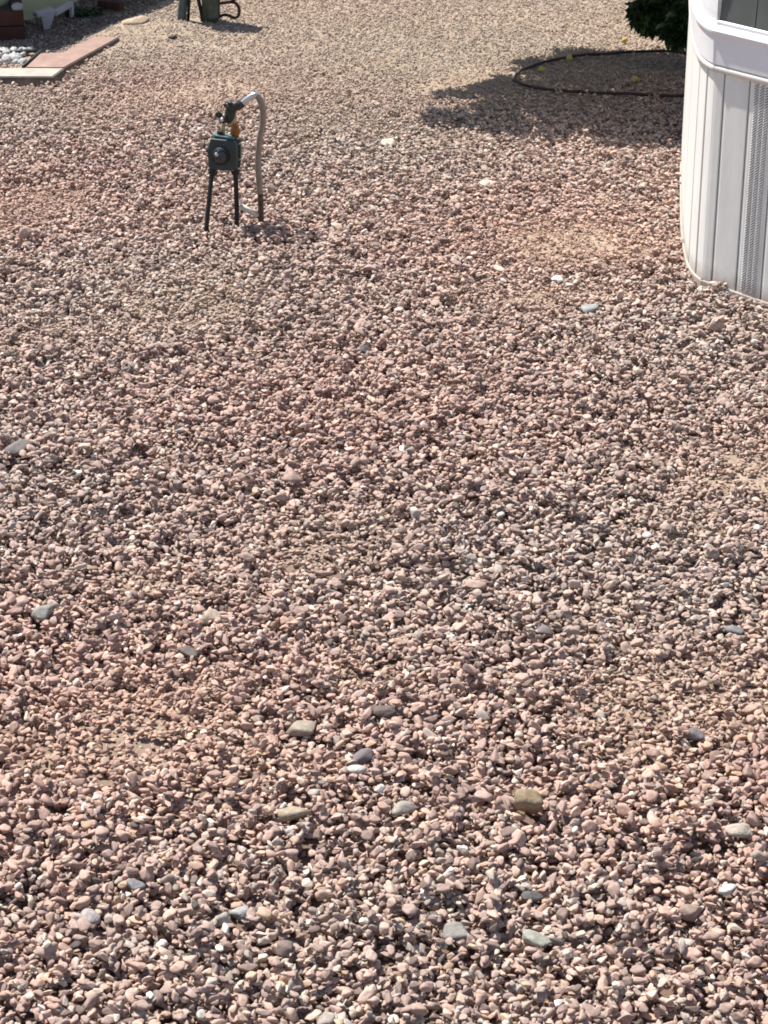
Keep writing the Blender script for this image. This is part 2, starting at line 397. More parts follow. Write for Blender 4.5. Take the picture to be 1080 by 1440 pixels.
# floor-level roof of the room behind, closing the body
poly = [(st[i] - outn(st, i) * .0).xy for i in range(0, len(st), 4)]
far = [Vector((3.2, 6.2)), Vector((3.2, 11)), Vector((1.95, 11))]
bm = bmesh.new(); prism(bm, [Vector((*p, 0)) for p in poly + far], ZS + 1.56, ZS + 1.66)
hobj('roof', bm, M['belt'])
bm = bmesh.new(); L0 = st[0]; prism(bm, [Vector((L0.x + .0, L0.y, 0)), Vector((1.95, 11, 0)), Vector((2.0, 11, 0)), Vector((L0.x + .05, L0.y, 0))], -.05, ZS + 1.555)
hobj('side_wall', bm, M['skirt'])
POLY.append([(p.x, p.y) for p in sb[::4]] + [(3.2, 6.0), (3.3, 11), (1.95, 11)])

# ------------------------------------------------------------------ gas meter
YM = G(315, 317).y
def meter():
    root = thing('gas_meter', 'dark gas meter with round dial standing on two black legs with grey looping hose', 'gas meter', W(315, 317, YM))
    inv = Matrix.Translation(-root.location)
    def part(name, bm, m, smooth=False, parent=None):
        bmesh.ops.transform(bm, matrix=inv, verts=bm.verts); bmesh.ops.recalc_face_normals(bm, faces=bm.faces)
        o = obj(name, bm, m, root, smooth)
        if parent: o.parent = parent
        return o
    y = YM
    # legs
    for pts in ([(299, 236), (296, 262), (292, 300), (290, 326)], [(331, 236), (332, 262), (333, 300), (333, 316)]):
        bm = bmesh.new(); yb_ = G(*pts[-1]).y; P = [W(a, b, y + (yb_ - y) * (b - pts[0][1]) / (pts[-1][1] - pts[0][1])) for a, b in pts]; P.append(P[-1] + Vector((0, 0, -.05)))
        tube(bm, spline(P, 5), .0085, 12); o = part('leg', bm, M['black'], True)
        bm = bmesh.new(); c = W(*pts[0], y); tube(bm, [c + Vector((0, 0, .004)), c + Vector((0, 0, -.006)), c + Vector((0, 0, -.022)), c + Vector((0, 0, -.028))], [.012, .0155, .0155, .010], 8)
        part('union_nut', bm, M['black'], False, o)
    # body: shouldered casing
    c = W(316, 214, y); R = Euler((0, 0, math.radians(-14)))
    bm = bmesh.new()
    outl = [(-.052, -.050), (-.030, -.058), (.030, -.058), (.050, -.052), (.054, -.02), (.054, .035), (.048, .052), (-.040, .056), (-.050, .030), (-.055, .01)]
    fr = [bm.verts.new((a, -.033, b)) for a, b in outl]; bk = [bm.verts.new((a, .033, b)) for a, b in outl]
    bm.faces.new(fr); bm.faces.new(bk[::-1]); n = len(outl)
    for i in range(n): bm.faces.new((fr[i], bk[i], bk[(i + 1) % n], fr[(i + 1) % n]))
    bmesh.ops.recalc_face_normals(bm, faces=bm.faces)
    bmesh.ops.bevel(bm, geom=bm.edges[:], offset=.006, segments=3, affect='EDGES', profile=.6)
    mt = Matrix.Translation(c) @ R.to_matrix().to_4x4()
    bmesh.ops.transform(bm, matrix=mt, verts=bm.verts); body = part('meter_body', bm, M['teal'], True)
    # seam flange round the casing
    bm = bmesh.new()
    o1 = [(a * 1.09, b * 1.07) for a, b in outl]
    fr = [bm.verts.new((a, -.005, b)) for a, b in o1]; bk = [bm.verts.new((a, .005, b)) for a, b in o1]
    bm.faces.new(fr); bm.faces.new(bk[::-1])
    for i in range(n): bm.faces.new((fr[i], bk[i], bk[(i + 1) % n], fr[(i + 1) % n]))
    bmesh.ops.transform(bm, matrix=mt, verts=bm.verts); part('casing_flange', bm, M['teal'], False, body)
    for i in range(10):                                   # flange bolts
        a_, b_2 = o1[i]; q_ = mt @ Vector((a_ * .97, -.009, b_2 * .97)); q2 = mt @ Vector((a_ * .97, .009, b_2 * .97))
        bm = bmesh.new(); tube(bm, [q_, q2], .0035, 6); part('bolt', bm, M['steel'], False, body)
    # dial
    def disc(name, r0, r1, y0, y1, m, off=(-.004, -.004), parent=None):
        bm = bmesh.new(); a = mt @ Vector((off[0], y0, off[1])); b_ = mt @ Vector((off[0], y1, off[1]))
        tube(bm, [a, b_], [r0, r1], 28); return part(name, bm, m, True, parent)
    dl = disc('dial', .033, .030, -.030, -.046, M['black'])
    disc('dial_glass', .026, .022, -.0465, -.050, M['dial'], parent=dl)
    disc('dial_highlight', .008, .006, -.050, -.054, M['steel'], (-.014, .004), parent=dl)  # bright disc added off centre as the highlight on the dial
    bm = bmesh.new(); tube(bm, [mt @ Vector((-.050, 0, .005)), mt @ Vector((-.066, 0, .005))], [.013, .010], 12); part('side_plug', bm, M['black'], True)
    bm = bmesh.new(); box(bm, Vector((0, 0, 0)), (.078, .046, .006), bev=.002); bmesh.ops.transform(bm, matrix=mt @ Matrix.Translation((.004, 0, .0605)) @ Matrix.Rotation(math.radians(5), 4, 'Y'), verts=bm.verts)
    part('top_plate', bm, M['tealtop'])
    # fittings above
    def T(name, pts, rad, m, seg=12, smooth=True, dy=0, parent=None):
        bm = bmesh.new(); tube(bm, [W(a, b, y + dy) for a, b in pts], rad, seg); return part(name, bm, m, smooth, parent)
    T('brass_fitting', [(330, 192), (330, 188), (331, 184), (331, 178), (330, 173)], [.015, .0165, .0165, .013, .009], M['brass'], 6, False)
    T('brass_nipple', [(330, 175), (329, 160)], .0085, M['palebrass'])
    T('inlet_pipe', [(313, 192), (314, 178), (314, 168)], [.008, .007, .007], M['palebrass'])
    T('pipe_nut', [(310, 190), (310, 184)], [.013, .013], M['black'], 6, False)
    bm = bmesh.new(); tube(bm, spline([W(314, 172, y), W(320, 176, y - .01), W(327, 172, y - .01), W(330, 164, y)], 5), .006, 10); part('cross_pipe', bm, M['palebrass'], True)
    T('regulator_body', [(322, 172), (323, 166), (324, 158), (325, 150)], [.013, .019, .020, .013], M['valve'], 14)
    rg = T('regulator_cap', [(319, 152), (325, 150.5), (336, 148), (341, 147)], [.012, .018, .018, .010], M['valve'], 14, dy=-.004)
    T('cap_rim', [(326, 146), (327, 143)], [.020, .016], M['valve'], 16, parent=rg)
    kn = T('valve_handle', [(313, 166), (306, 160), (303, 159)], [.007, .012, .010], M['valve'], 10, dy=-.01)
    bm = bmesh.new(); a = W(314, 169, y - .02); b_ = a + Vector((-.004, -.012, .004)); tube(bm, [a, b_], [.012, .011], 18); part('valve_port', bm, M['valve'], True)
    bm = bmesh.new(); tube(bm, [b_, b_ + Vector((-.001, -.003, .001))], [.0075, .006], 16); part('port_plug', bm, M['steel'], True, )
    T('vent_tip', [(319, 150), (315, 146)], [.006, .007], M['valve'], 8)
    # hose
    hp = [(338, 148), (344, 143), (352, 137), (359, 134), (365, 139), (369, 149), (370, 162), (369, 176), (366, 190), (364.5, 205), (363, 222), (363.5, 242), (365, 262), (366, 272)]
    P = spline([W(a, b, y + (0.0 if i < 4 else .0)) for i, (a, b) in enumerate(hp)], 12)
    n1 = 3 * 12
    bm = bmesh.new(); tube(bm, P[:n1 + 4], .0115, 12, corr=.04); part('bright_hose_end', bm, M['steel'], True)
    bm = bmesh.new(); tube(bm, P[n1 + 2:], .0115, 12, corr=.05); part('hose', bm, M['hose'], True)
    T('hose_collar', [(335, 150), (342, 145)], [.0135, .0135], M['black'], 8, False)
    q = [W(366, 268, y), W(366.5, 285, y), W(367, 304, y)]; q.append(q[-1] + Vector((0, 0, -.04)))
    bm = bmesh.new(); tube(bm, spline(q, 5), .0105, 12); part('riser_pipe', bm, M['rust'], True)
    bm = bmesh.new(); a, b_ = W(337, 289, y), W(363, 303, y); tube(bm, [a, b_], .0105, 12); part('connecting_pipe', bm, M['cream'], True)
    bm = bmesh.new(); tube(bm, [b_, b_ + (b_ - a).normalized() * .012], .011, 12); part('elbow', bm, M['rust'], True)
    for px_, py_ in ((289, 327), (333, 318), (367, 308)):
        Pp = G(px_, py_); ELL.append((Pp.x, Pp.y, .013, .013))
meter()

# ------------------------------------------------------------------ second utility pedestal at the top
YB = G(285, 34).y
def pedestal():
    root = thing('utility_pedestal', 'blue grey utility pedestal with post, cabinet and dark hose loop casting a shadow', 'utility pedestal', G(285, 34))
    inv = Matrix.Translation(-root.location)
    def part(name, bm, m, smooth=False, parent=None):
        bmesh.ops.transform(bm, matrix=inv, verts=bm.verts); bmesh.ops.recalc_face_normals(bm, faces=bm.faces)
        o = obj(name, bm, m, root, smooth)
        if parent: o.parent = parent
        return o
    y = YB
    bm = bmesh.new(); P = [W(259, -60, y), W(258, 0, y), W(256, 18, y), W(255, 33, y)]; P[-1].z = -.05; tube(bm, P, [.02, .021, .022, .023], 14); o = part('post', bm, M['blue'], True)
    bm = bmesh.new(); c = W(256, 33, y); box(bm, Vector((c.x, c.y - .01, .0)), (.078, .07, .03), bev=.004); part('foot_plate', bm, M['black'], False, o)
    bm = bmesh.new(); P = [W(266, -60, y + .01), W(266, 0, y + .01), W(263, 30, y + .01)]; P[-1].z = -.05; tube(bm, P, .0075, 10); part('conduit', bm, M['black'], True)
    bm = bmesh.new(); P = [W(277, -60, y), W(279, 0, y), W(284, 22, y), W(285, 32, y)]; P[-1].z = -.05; tube(bm, P, .009, 10); part('conduit', bm, M['black'], True)
    bm = bmesh.new(); poly = []
    lo = [W(285, 30, y), W(309, 28, y)]; hi = [W(283, -60, y), W(309, -60, y)]
    v = []
    for dy in (-.04, .05):
        for p in (lo[0], lo[1], hi[1], hi[0]): v.append(bm.verts.new((p.x, p.y + dy, max(p.z, -.02) if p in lo else p.z)))
    for f in ((0, 1, 2, 3), (7, 6, 5, 4), (0, 4, 5, 1), (1, 5, 6, 2), (2, 6, 7, 3), (3, 7, 4, 0)): bm.faces.new([v[i] for i in f])
    bmesh.ops.bevel(bm, geom=bm.edges[:], offset=.008, segments=3, affect='EDGES')
    cb = part('cabinet', bm, M['green'], True)
    bm = bmesh.new(); a, b_ = W(301, 26, y), W(301, -60, y); box(bm, Vector((a.x, y - .043, (a.z + b_.z) / 2)), (.045, .006, abs(b_.z - a.z) - .02), bev=.001); part('cabinet_door', bm, M['green'], False, cb)
    a = W(270, -62, y); bm = bmesh.new(); box(bm, Vector((a.x + .05, y, a.z + .06)), (.19, .12, .12), bev=.01); part('meter_housing', bm, M['blue'], True)
    bm = bmesh.new(); lp = [(308, 5), (316, 4), (326, 3), (333, 6), (336.5, 14), (335, 22), (329, 25), (322, 22), (315, 21), (308, 24), (302, 29)]
    tube(bm, spline([W(a, b, y - .01) for a, b in lp], 8), .0075, 10); part('hose_loop', bm, M['rubber'], True)
    bm = bmesh.new(); tube(bm, [W(328, 5, y - .01), W(328, -50, y)], .011, 10); part('hose_riser', bm, M['rubber'], True)
    bm = bmesh.new(); tube(bm, [W(328, -50, y), W(300, -58, y)], .011, 10); part('hose_riser', bm, M['rubber'], True)
    P = G(285, 33); ELL.append((P.x - .0, P.y + .0, .10, .05))
pedestal()

# ------------------------------------------------------------------ neighbour's side, top left
dW = Vector((.4, .917, 0)); w0 = Vector((-1.74, 11.15, 0))
root = thing('neighbour_wall', 'pale yellow green stucco wall at the edge of the gravel yard', 'wall', w0)
a, b = w0 - dW * .45, w0 + dW * 3.4; nW = Vector((-.917, .4, 0))
bm = bmesh.new(); prism(bm, [a - w0, b - w0, b + nW * .18 - w0, a + nW * .18 - w0], -.05, .80); obj('wall_body', bm, M['wall'], root)  # neighbour house wall; unseen height and near end shaped to cast the shadow
bm = bmesh.new(); prism(bm, [a - w0 - nW * .025, b - w0 - nW * .025, b + nW * .205 - w0, a + nW * .205 - w0], .803, .85); obj('coping', bm, M['border'], root)
POLY.append([(p.x, p.y) for p in (a, b, b + nW * .2, a + nW * .2)])
# low dark red brick planter box: bricks are separate
p1 = G(36, 57); p0 = G(-90, 62); ex = (p1 - p0).normalized(); ey = Vector((-ex.y, ex.x, 0))
root = thing('planter_box', 'low dark maroon planter box with grey corner cap against yellow green wall', 'planter', p1)
rows, bh = 2, .072
for r_ in range(rows):
    x = 0.0 if r_ % 2 == 0 else -.12
    while x < .55:
        x0 = max(x, 0) + .002; x1 = min(x + .3, .56) - .002
        if x1 - x0 > .02:
            bm = bmesh.new(); c = -ex * ((x0 + x1) / 2) + ey * .03 + Vector((0, 0, r_ * bh + bh / 2 - .002)) - ey * random.uniform(0, .002)
            bm2 = bmesh.ops.create_cube(bm, size=1); bmesh.ops.scale(bm, vec=(x1 - x0, .06, bh - .005), verts=bm.verts)
            bmesh.ops.bevel(bm, geom=bm.edges[:], offset=.002, segments=1, affect='EDGES')
            bmesh.ops.rotate(bm, matrix=Matrix.Rotation(math.atan2(ex.y, ex.x), 3, 'Z'), verts=bm.verts)
            bmesh.ops.translate(bm, vec=c, verts=bm.verts); obj('plank', bm, M['brick'], root)
        x += .3
for r_ in range(rows):
    for k in range(3):
        bm = bmesh.new(); bmesh.ops.create_cube(bm, size=1); bmesh.ops.scale(bm, vec=(.055, .096, bh - .005), verts=bm.verts)
        bmesh.ops.bevel(bm, geom=bm.edges[:], offset=.002, segments=1, affect='EDGES')
        bmesh.ops.rotate(bm, matrix=Matrix.Rotation(math.atan2(ex.y, ex.x), 3, 'Z'), verts=bm.verts)
        bmesh.ops.translate(bm, vec=-ex * .030 + ey * (.112 + k * .1) + Vector((0, 0, r_ * bh + bh / 2 - .002)), verts=bm.verts); obj('plank', bm, M['brick'], root)
bm = bmesh.new(); bmesh.ops.create_cube(bm, size=1); bmesh.ops.scale(bm, vec=(.52, .30, .12), verts=bm.verts)
bmesh.ops.rotate(bm, matrix=Matrix.Rotation(math.atan2(ex.y, ex.x), 3, 'Z'), verts=bm.verts)
bmesh.ops.translate(bm, vec=-ex * .31 + ey * .205 + Vector((0, 0, .06)), verts=bm.verts); obj('soil_fill', bm, M['rubber'], root)
bm = bmesh.new(); c = -ex * .028 + ey * .03; tube(bm, [c + Vector((0, 0, z)) for z in (rows * bh - .002, rows * bh + .012, rows * bh + .024, rows * bh + .03)], [.026, .028, .022, .008], 14); obj('corner_cap', bm, M['cap'], root, True)
q = [p1, p0, p0 + ey * .36, p1 + ey * .36]; POLY.append([(p.x, p.y) for p in q])
# white stand
ys = G(70, 42).y
root = thing('plant_stand', 'small weathered white plastic stand with one wide leg before yellow green wall', 'stand', G(68, 42))
inv = Matrix.Translation(-root.location)
def rail(name, a, b, wd, th, dep=.05, m='whitep'):
    bm = bmesh.new(); d = (b - a); L_ = d.length; ang = math.atan2(d.z, d.x)
    bmesh.ops.create_cube(bm, size=1); bmesh.ops.scale(bm, vec=(L_, dep, th), verts=bm.verts)
    bmesh.ops.bevel(bm, geom=bm.edges[:], offset=.004, segments=2, affect='EDGES')
    mt = Matrix.Translation((a + b) / 2) @ d.to_track_quat('X', 'Z').to_matrix().to_4x4()
    bmesh.ops.transform(bm, matrix=inv @ mt, verts=bm.verts); return obj(name, bm, M[m], root)
rail('top_rail', W(49, 21, ys), W(74, 13, ys + .06), .03, .024)
rail('top_rail', W(76, 19, ys + .06), W(100, 5, ys + .25), .03, .024, .03)
bm = bmesh.new(); tp = [W(59, 21, ys), W(78, 17, ys)]; lo = [W(62, 41, ys), W(70, 41, ys)]
v = [bm.verts.new(inv @ (p + Vector((0, dy, 0)))) for dy in (-.02, .02) for p in (lo[0], lo[1], tp[1], tp[0])]
for f in ((0, 1, 2, 3), (7, 6, 5, 4), (0, 4, 5, 1), (1, 5, 6, 2), (2, 6, 7, 3), (3, 7, 4, 0)): bm.faces.new([v[i] for i in f])
bmesh.ops.recalc_face_normals(bm, faces=bm.faces); bmesh.ops.bevel(bm, geom=bm.edges[:], offset=.004, segments=2, affect='EDGES'); obj('leg', bm, M['whitep'], root)
bm = bmesh.new(); a = W(100, 5, ys + .25); tube(bm, [inv @ a, inv @ Vector((a.x, a.y, -.04))], .012, 8); obj('leg', bm, M['whitep'], root, True)

def leaf_cloud(name, centers, n, size, m, parent=None, inv=None, seed=1, droop=.0):
    r = random.Random(seed); vs = []; fs = []
    for _ in range(n):
        c, rad = r.choice(centers)
        d = Vector((r.gauss(0, 1), r.gauss(0, 1), r.gauss(0, 1))).normalized() * (r.random() ** .45)
        p = Vector((c[0] + d.x * rad[0], c[1] + d.y * rad[1], c[2] + d.z * rad[2]))
        e = Euler((r.uniform(-.9, .9) - droop, r.uniform(-.7, .7), r.uniform(0, 6.28))); L_ = size * r.uniform(.7, 1.3); wd = L_ * .24
        mt = e.to_matrix(); k = len(vs)
        for q in ((0, 0, 0), (-wd, L_ * .35, .12 * wd), (wd, L_ * .35, .12 * wd), (-wd * .8, L_ * .7, .0), (wd * .8, L_ * .7, 0), (0, L_, -.15 * L_), (0, L_ * .5, -wd * .35)):
            vv = p + mt @ Vector(q); vs.append(inv @ vv if inv else vv)
        fs += [(k, k + 6, k + 1), (k, k + 2, k + 6), (k + 1, k + 6, k + 3), (k + 6, k + 2, k + 4), (k + 3, k + 6, k + 5), (k + 6, k + 4, k + 5)]
    me = bpy.data.meshes.new(name); me.from_pydata([tuple(v) for v in vs], [], fs)
    return obj(name, me, m, parent)
# low shrub by the wall
P = G(118, 25); root = thing('low_shrub', 'low dark green shrub growing at the foot of the yellow green wall', 'shrub', P)
inv = Matrix.Translation(-P)
cs = [(W(100 + i * 9, 19 - i * .9 + (i % 2) * 2, P.y + .03), (.035, .05, .022)) for i in range(5)]
o = leaf_cloud('foliage', cs, 900, .02, M['leaf'], root, inv, 5); o['kind'] = 'stuff'
bm = bmesh.new(); tube(bm, [Vector((-.05, .05, .04)), Vector((0, .03, .02)), Vector((0, .03, -.03))], .006, 7); obj('stem', bm, M['bark'], root, True)
# brick edging further along the wall
a, b = G(140, 15), G(172, 18); root = thing('brick_edging', 'short run of dark red brick edging beyond the low shrub', 'edging', a)
n = 3; d = (b - a)
for k in range(n):
    bm = bmesh.new(); bmesh.ops.create_cube(bm, size=1); bmesh.ops.scale(bm, vec=(d.length / n * .95, .05, .075), verts=bm.verts)
    bmesh.ops.bevel(bm, geom=bm.edges[:], offset=.003, segments=1, affect='EDGES')
    bmesh.ops.rotate(bm, matrix=Matrix.Rotation(math.atan2(d.y, d.x) + random.uniform(-.05, .05), 3, 'Z'), verts=bm.verts)
    bmesh.ops.translate(bm, vec=d * ((k + .5) / n) + Vector((0, 0, .018)), verts=bm.verts); obj('brick', bm, M['brick'], root)

# concrete pad with cream border
zp = .036
pts = lambda L_: [G(a, b, zp) for a, b in L_]
c0 = G(74, 107, zp); root = thing('concrete_pad', 'low pink concrete pad with cream border in front of white stones', 'paving slab', (c0.x, c0.y, 0))
inv = Matrix.Translation((-c0.x, -c0.y, 0))
def slab(name, poly, z0, z1, m, ms):
    bm = bmesh.new(); prism(bm, [inv @ p for p in poly], z0, z1)
    bmesh.ops.bevel(bm, geom=[e for e in bm.edges if all(abs(v.co.z - z1) < 1e-5 for v in e.verts)], offset=.004, segments=2, affect='EDGES')
    me = bpy.data.meshes.new(name); bm.to_mesh(me); bm.free(); me.materials.append(m); me.materials.append(ms)
    for p in me.polygons:
        if abs(p.normal.z) < .5: p.material_index = 1
    return obj(name, me, None, root)
slab('cream_border', pts([(-140, 107), (74, 107.5), (90, 95.6), (-140, 95)]), -.04, zp, M['border'], M['padside'])
slab('pink_slab', pts([(35, 94.8), (90, 95.0), (168, 52), (132, 51.5), (112, 61), (88, 74), (56, 75.5)]), -.04, zp + .001, M['pad'], M['padside'])
for L_ in ([(-140, 107), (74, 107.5), (90, 95.6), (-140, 95)], [(35, 94.8), (90, 95.0), (168, 52), (132, 51.5), (112, 61), (88, 74), (56, 75.5)]):
    POLY.append([(p.x, p.y) for p in pts(L_)])
# black edging round the white stones
bm = bmesh.new(); tube(bm, [G(-80, 72.5, .02), G(20, 72.5, .02), G(57, 72, .028)], .007, 8); tube(bm, [G(58, 71.5, .03), G(33, 94, .03)], .009, 8)
tag(obj('edging_strip', bm, M['edging'], None, True), 'black plastic edging strip bordering the white stones beside the pink pad', 'edging strip')
wm = [stone_mesh('white_stone', 400 + i, 2, 12) for i in range(6)]
for m_ in wm: m_.materials.append(M['white_rock'])
k = 0
for r_, py in enumerate((91.5, 88, 84.5, 81, 77.5, 74.5)):
    x = -28 + r_ * 2
    while x < 36 + (91 - py) * .9 - 4:
        P = G(x + random.uniform(-2, 2), py + random.uniform(-1, 1)); s = random.uniform(.034, .052)
        o = obj('white_stone', wm[k % 6]); o.location = (P.x, P.y, .012 + random.uniform(0, .008)); o.scale = (s, s * random.uniform(.7, 1), s * .75)
        o.rotation_euler = (random.uniform(-.4, .4), random.uniform(-.4, .4), random.uniform(0, 6.28))
        tag(o, 'white stone in the small heap behind the cream border of the pink pad', 'stone', 'white stones heaped beside the pink pad')
        x += random.uniform(8.5, 12); k += 1
POLY.append([(p.x, p.y) for p in (G(-60, 95), G(33, 95), G(56, 73), G(-60, 73))])

# ------------------------------------------------------------------ citrus tree
tr = Vector((1.42, 10.15, 0)); root = thing('citrus_tree', 'dark green citrus tree drooping low behind the white mobile home corner', 'tree', tr)
inv = Matrix.Translation(-tr)
bm = bmesh.new(); tube(bm, spline([Vector((0, 0, -.06)), Vector((-.03, .02, .3)), Vector((-.12, .05, .7)), Vector((-.2, .05, 1.1))], 6), [.055 - .0012 * i for i in range(19)], 12); obj('trunk', bm, M['bark'], root, True)
bm = bmesh.new()
rb = random.Random(3)
for k in range(14):
    a = k * 2.4; t0 = Vector((-.08 - .01 * k, .04, .45 + .045 * k)); t2 = t0 + Vector((math.cos(a) * .55 - .15, math.sin(a) * .5, .35 + .05 * k * .6))
    tube(bm, spline([t0, t0.lerp(t2, .5) + Vector((0, 0, .1)), t2], 4), [.02 - .0015 * i for i in range(9)], 6)
obj('limb', bm, M['bark'], root, True)
cs = []
shade = [(575, 163), (640, 137), (700, 104), (760, 86), (830, 77), (960, 76), (1080, 66), (1120, 210), (960, 217), (900, 207), (850, 203), (790, 190), (740, 184), (700, 188), (640, 172)]
sg = [G(*q) for q in shade]; sg2 = [(p.x, p.y) for p in sg]
while len(cs) < 150:                                      # clumps lie where the sun throws the shade seen on the ground
    x, y = rb.uniform(.1, 2.3), rb.uniform(8.6, 10.8)
    if not in_poly(np.array([x]), np.array([y]), sg2)[0]: continue
    z = rb.uniform(.62, 1.75) if x > .5 else rb.uniform(.74, 1.05)
    P = Vector((x, y, 0)) + sun_to * (z / sun_to.z)
    rr = .13 if x > .6 else .08
    cs.append((P, (rr, rr * .9, rr * .8)))
for a, b, yy, rr in ((905, 8, 10.25, .04), (920, 0, 10.3, .07), (938, 4, 10.2, .07), (955, 10, 10.15, .07), (930, 20, 10.2, .045), (950, 28, 10.15, .05), (915, 20, 10.25, .035), (965, 35, 10.15, .06), (945, -40, 10.3, .12), (975, -20, 10.2, .14), (990, 20, 10.2, .12), (942, 36, 10.12, .03), (904, 28, 10.2, .02)):
    cs += [(W(a + 14, b - 12, yy), (rr, rr, rr))] * 2
for a, b, yy in ((893, 26, 10.2), (899, 33, 10.2), (908, 37, 10.2), (922, 33, 10.2), (934, 47, 10.12), (940, 52, 10.12), (953, 52, 10.1), (948, 58, 10.1), (888, 20, 10.25), (898, 12, 10.25)):
    cs.append((W(a + 8, b - 7, yy), (.012, .018, .03)))
for k in range(10): cs.append((Vector((1.32 + .05 * k, 10.3 - .03 * (k % 3), .50 + .03 * (k % 5))), (.14, .14, .14)))
o = leaf_cloud('crown', cs, 22000, .060, M['leaf'], root, inv, 9, .5); o['kind'] = 'stuff'
# ------------------------------------------------------------------ individual larger stones
ST = [ # px, py (centre), width px, height/width, colour, label
    (60, 868, 30, .75, (.26, .25, .22), 'grey angular stone near the left edge with a pointed top'),
    (265, 917, 30, .6, (.12, .10, .085), 'dark charcoal stone in the gravel left of the beige stones'),
    (421, 1022, 44, .6, (.31, .26, .20), 'large flat beige stone level with the pink gravel'),
    (414, 1142, 46, .75, (.32, .26, .19), 'tan wedge stone with dark underside below the flat beige stone'),
    (566, 1136, 38, .6, (.31, .28, .24), 'grey oval stone pale on top midway between two tan stones'),
    (743, 1133, 40, 1.0, (.27, .20, .125), 'upright rounded golden brown stone right of the grey oval stone'),
    (757, 1319, 44, .62, (.29, .285, .24), 'smooth pale greenish grey oval stone near the bottom edge'),
    (970, 1279, 38, .75, (.27, .20, .16), 'brown wedge stone with dark front below the small white stone'),
    (750, 1252, 34, .7, (.10, .095, .09), 'dark grey stone above the pale greenish oval stone'),
    (1023, 1252, 26, .6, (.46, .45, .43), 'small bright white stone near the right edge'),
    (541, 998, 36, .6, (.13, .10, .09), 'dark brown stone right of the flat beige stone'),
    (508, 1066, 32, .8, (.17, .14, .14), 'dark purple grey stone between beige and grey oval stones'),
    (503, 1089, 28, .7, (.46, .43, .38), 'cream white stone just below the dark purple grey stone'),
    (829, 431, 24, .6, (.28, .28, .27), 'grey stone in the gravel left of the skirting foot'),
    (784, 388, 16, .6, (.55, .54, .52), 'bright white chip below the orange soil patch'),
    (801, 390, 13, .6, (.52, .51, .5), 'smaller white chip right of the bright white chip'),
    (546, 195, 22, .5, (.46, .40, .34), 'pale cream stone lying in open gravel right of the meter'),
    (686, 258, 22, .4, (.5, .42, .36), 'flat pinkish cream stone in front of the tree shadow'),
    (641, 1306, 38, .7, (.24, .22, .195), 'mottled grey stone left of the pale greenish oval stone'),
    (337, 1284, 28, .9, (.31, .31, .30), 'light blue grey round stone in the lower gravel'),
    (312, 1298, 26, .9, (.36, .33, .29), 'beige grey round stone touching the blue grey stone'),
    (200, 1165, 18, .8, (.48, .45, .41), 'small white round stone in the lower left gravel'),
    (128, 1304, 28, .9, (.36, .32, .30), 'mauve grey rounded stone in the lower left gravel'),
    (1040, 1172, 40, .5, (.37, .32, .26), 'long cream stone near the right edge of the gravel'),
    (296, 857, 28, .8, (.36, .29, .22), 'pale beige stone above the dark charcoal stone'),
    (28, 628, 34, .8, (.17, .15, .14), 'dark grey rough stone at the far left edge'),
    (766, 893, 26, .7, (.18, .15, .14), 'dark stone alone in the middle right gravel'),
    (513, 492, 18, .9, (.10, .09, .09), 'small dark stone standing in the upper middle gravel'),
    (1032, 886, 28, .6, (.20, .20, .20), 'grey flat stone in the gravel below the right soil patch'),
    (585, 722, 14, 1.5, (.5, .46, .42), 'narrow upright white chip at the middle of the gravel'),
    (977, 1040, 26, .7, (.16, .14, .14), 'dark grey stone above the long cream stone'),
    (192, 1262, 26, .8, (.22, .21, .21), 'slate grey stone between white and mauve round stones'),
    (242, 57, 12, .7, (.08, .07, .06), 'small dark stone on sandy ground before the utility pedestal'),
    (192, 36, 40, .35, (.42, .33, .23), 'low sandy coloured flat rock beyond the pink pad'),
]
def stone_mat(col, k):
    c2 = tuple(min(.8, c * 1.35) for c in col)
    return mat('stone_%s' % k, tuple(c * .85 for c in col), .8, var=.2, scale=3.5, col2=c2, bump=.5, bscale=9)
ST_OBJ = []; ST_O = []
for k, (px, py, wpx, asp, col, lb) in enumerate(ST):
    P = G(px, py + wpx * asp * .2); s = wpx / scale_at(P)
    me = stone_mesh('stone', 900 + k, 3, 12 if k % 3 else 9, 16); me.materials.append(stone_mat(col, 'pale' if sum(col) > 1.2 else 'dark'))
    o = obj('stone', me)
    dep = math.sin(math.atan2(H, P.y)); hy = s * asp
    sz = min(hy * .72, s * (1.0 if asp >= 1 else .8)) * (1.3 if asp >= 1 else 1); syy = max(.6 * s, min(1.2 * s, (hy - sz * math.cos(math.asin(dep)) * .6) / max(dep, .3)))
    o.scale = (s, syy, sz); o.location = (P.x, P.y, h0(P.x, P.y) + .016 + sz * .36 + soil_lift(P.x, P.y) * .4)
    o.rotation_euler = (random.uniform(-.15, .15), random.uniform(-.15, .15), random.uniform(-.35, .35))
    tag(o, lb, 'stone'); ELL.append((P.x, P.y, s * .44, syy * .44)); ST_O.append(o); ST_OBJ.append((P.x, P.y, s / 2, syy / 2, o.location.z))

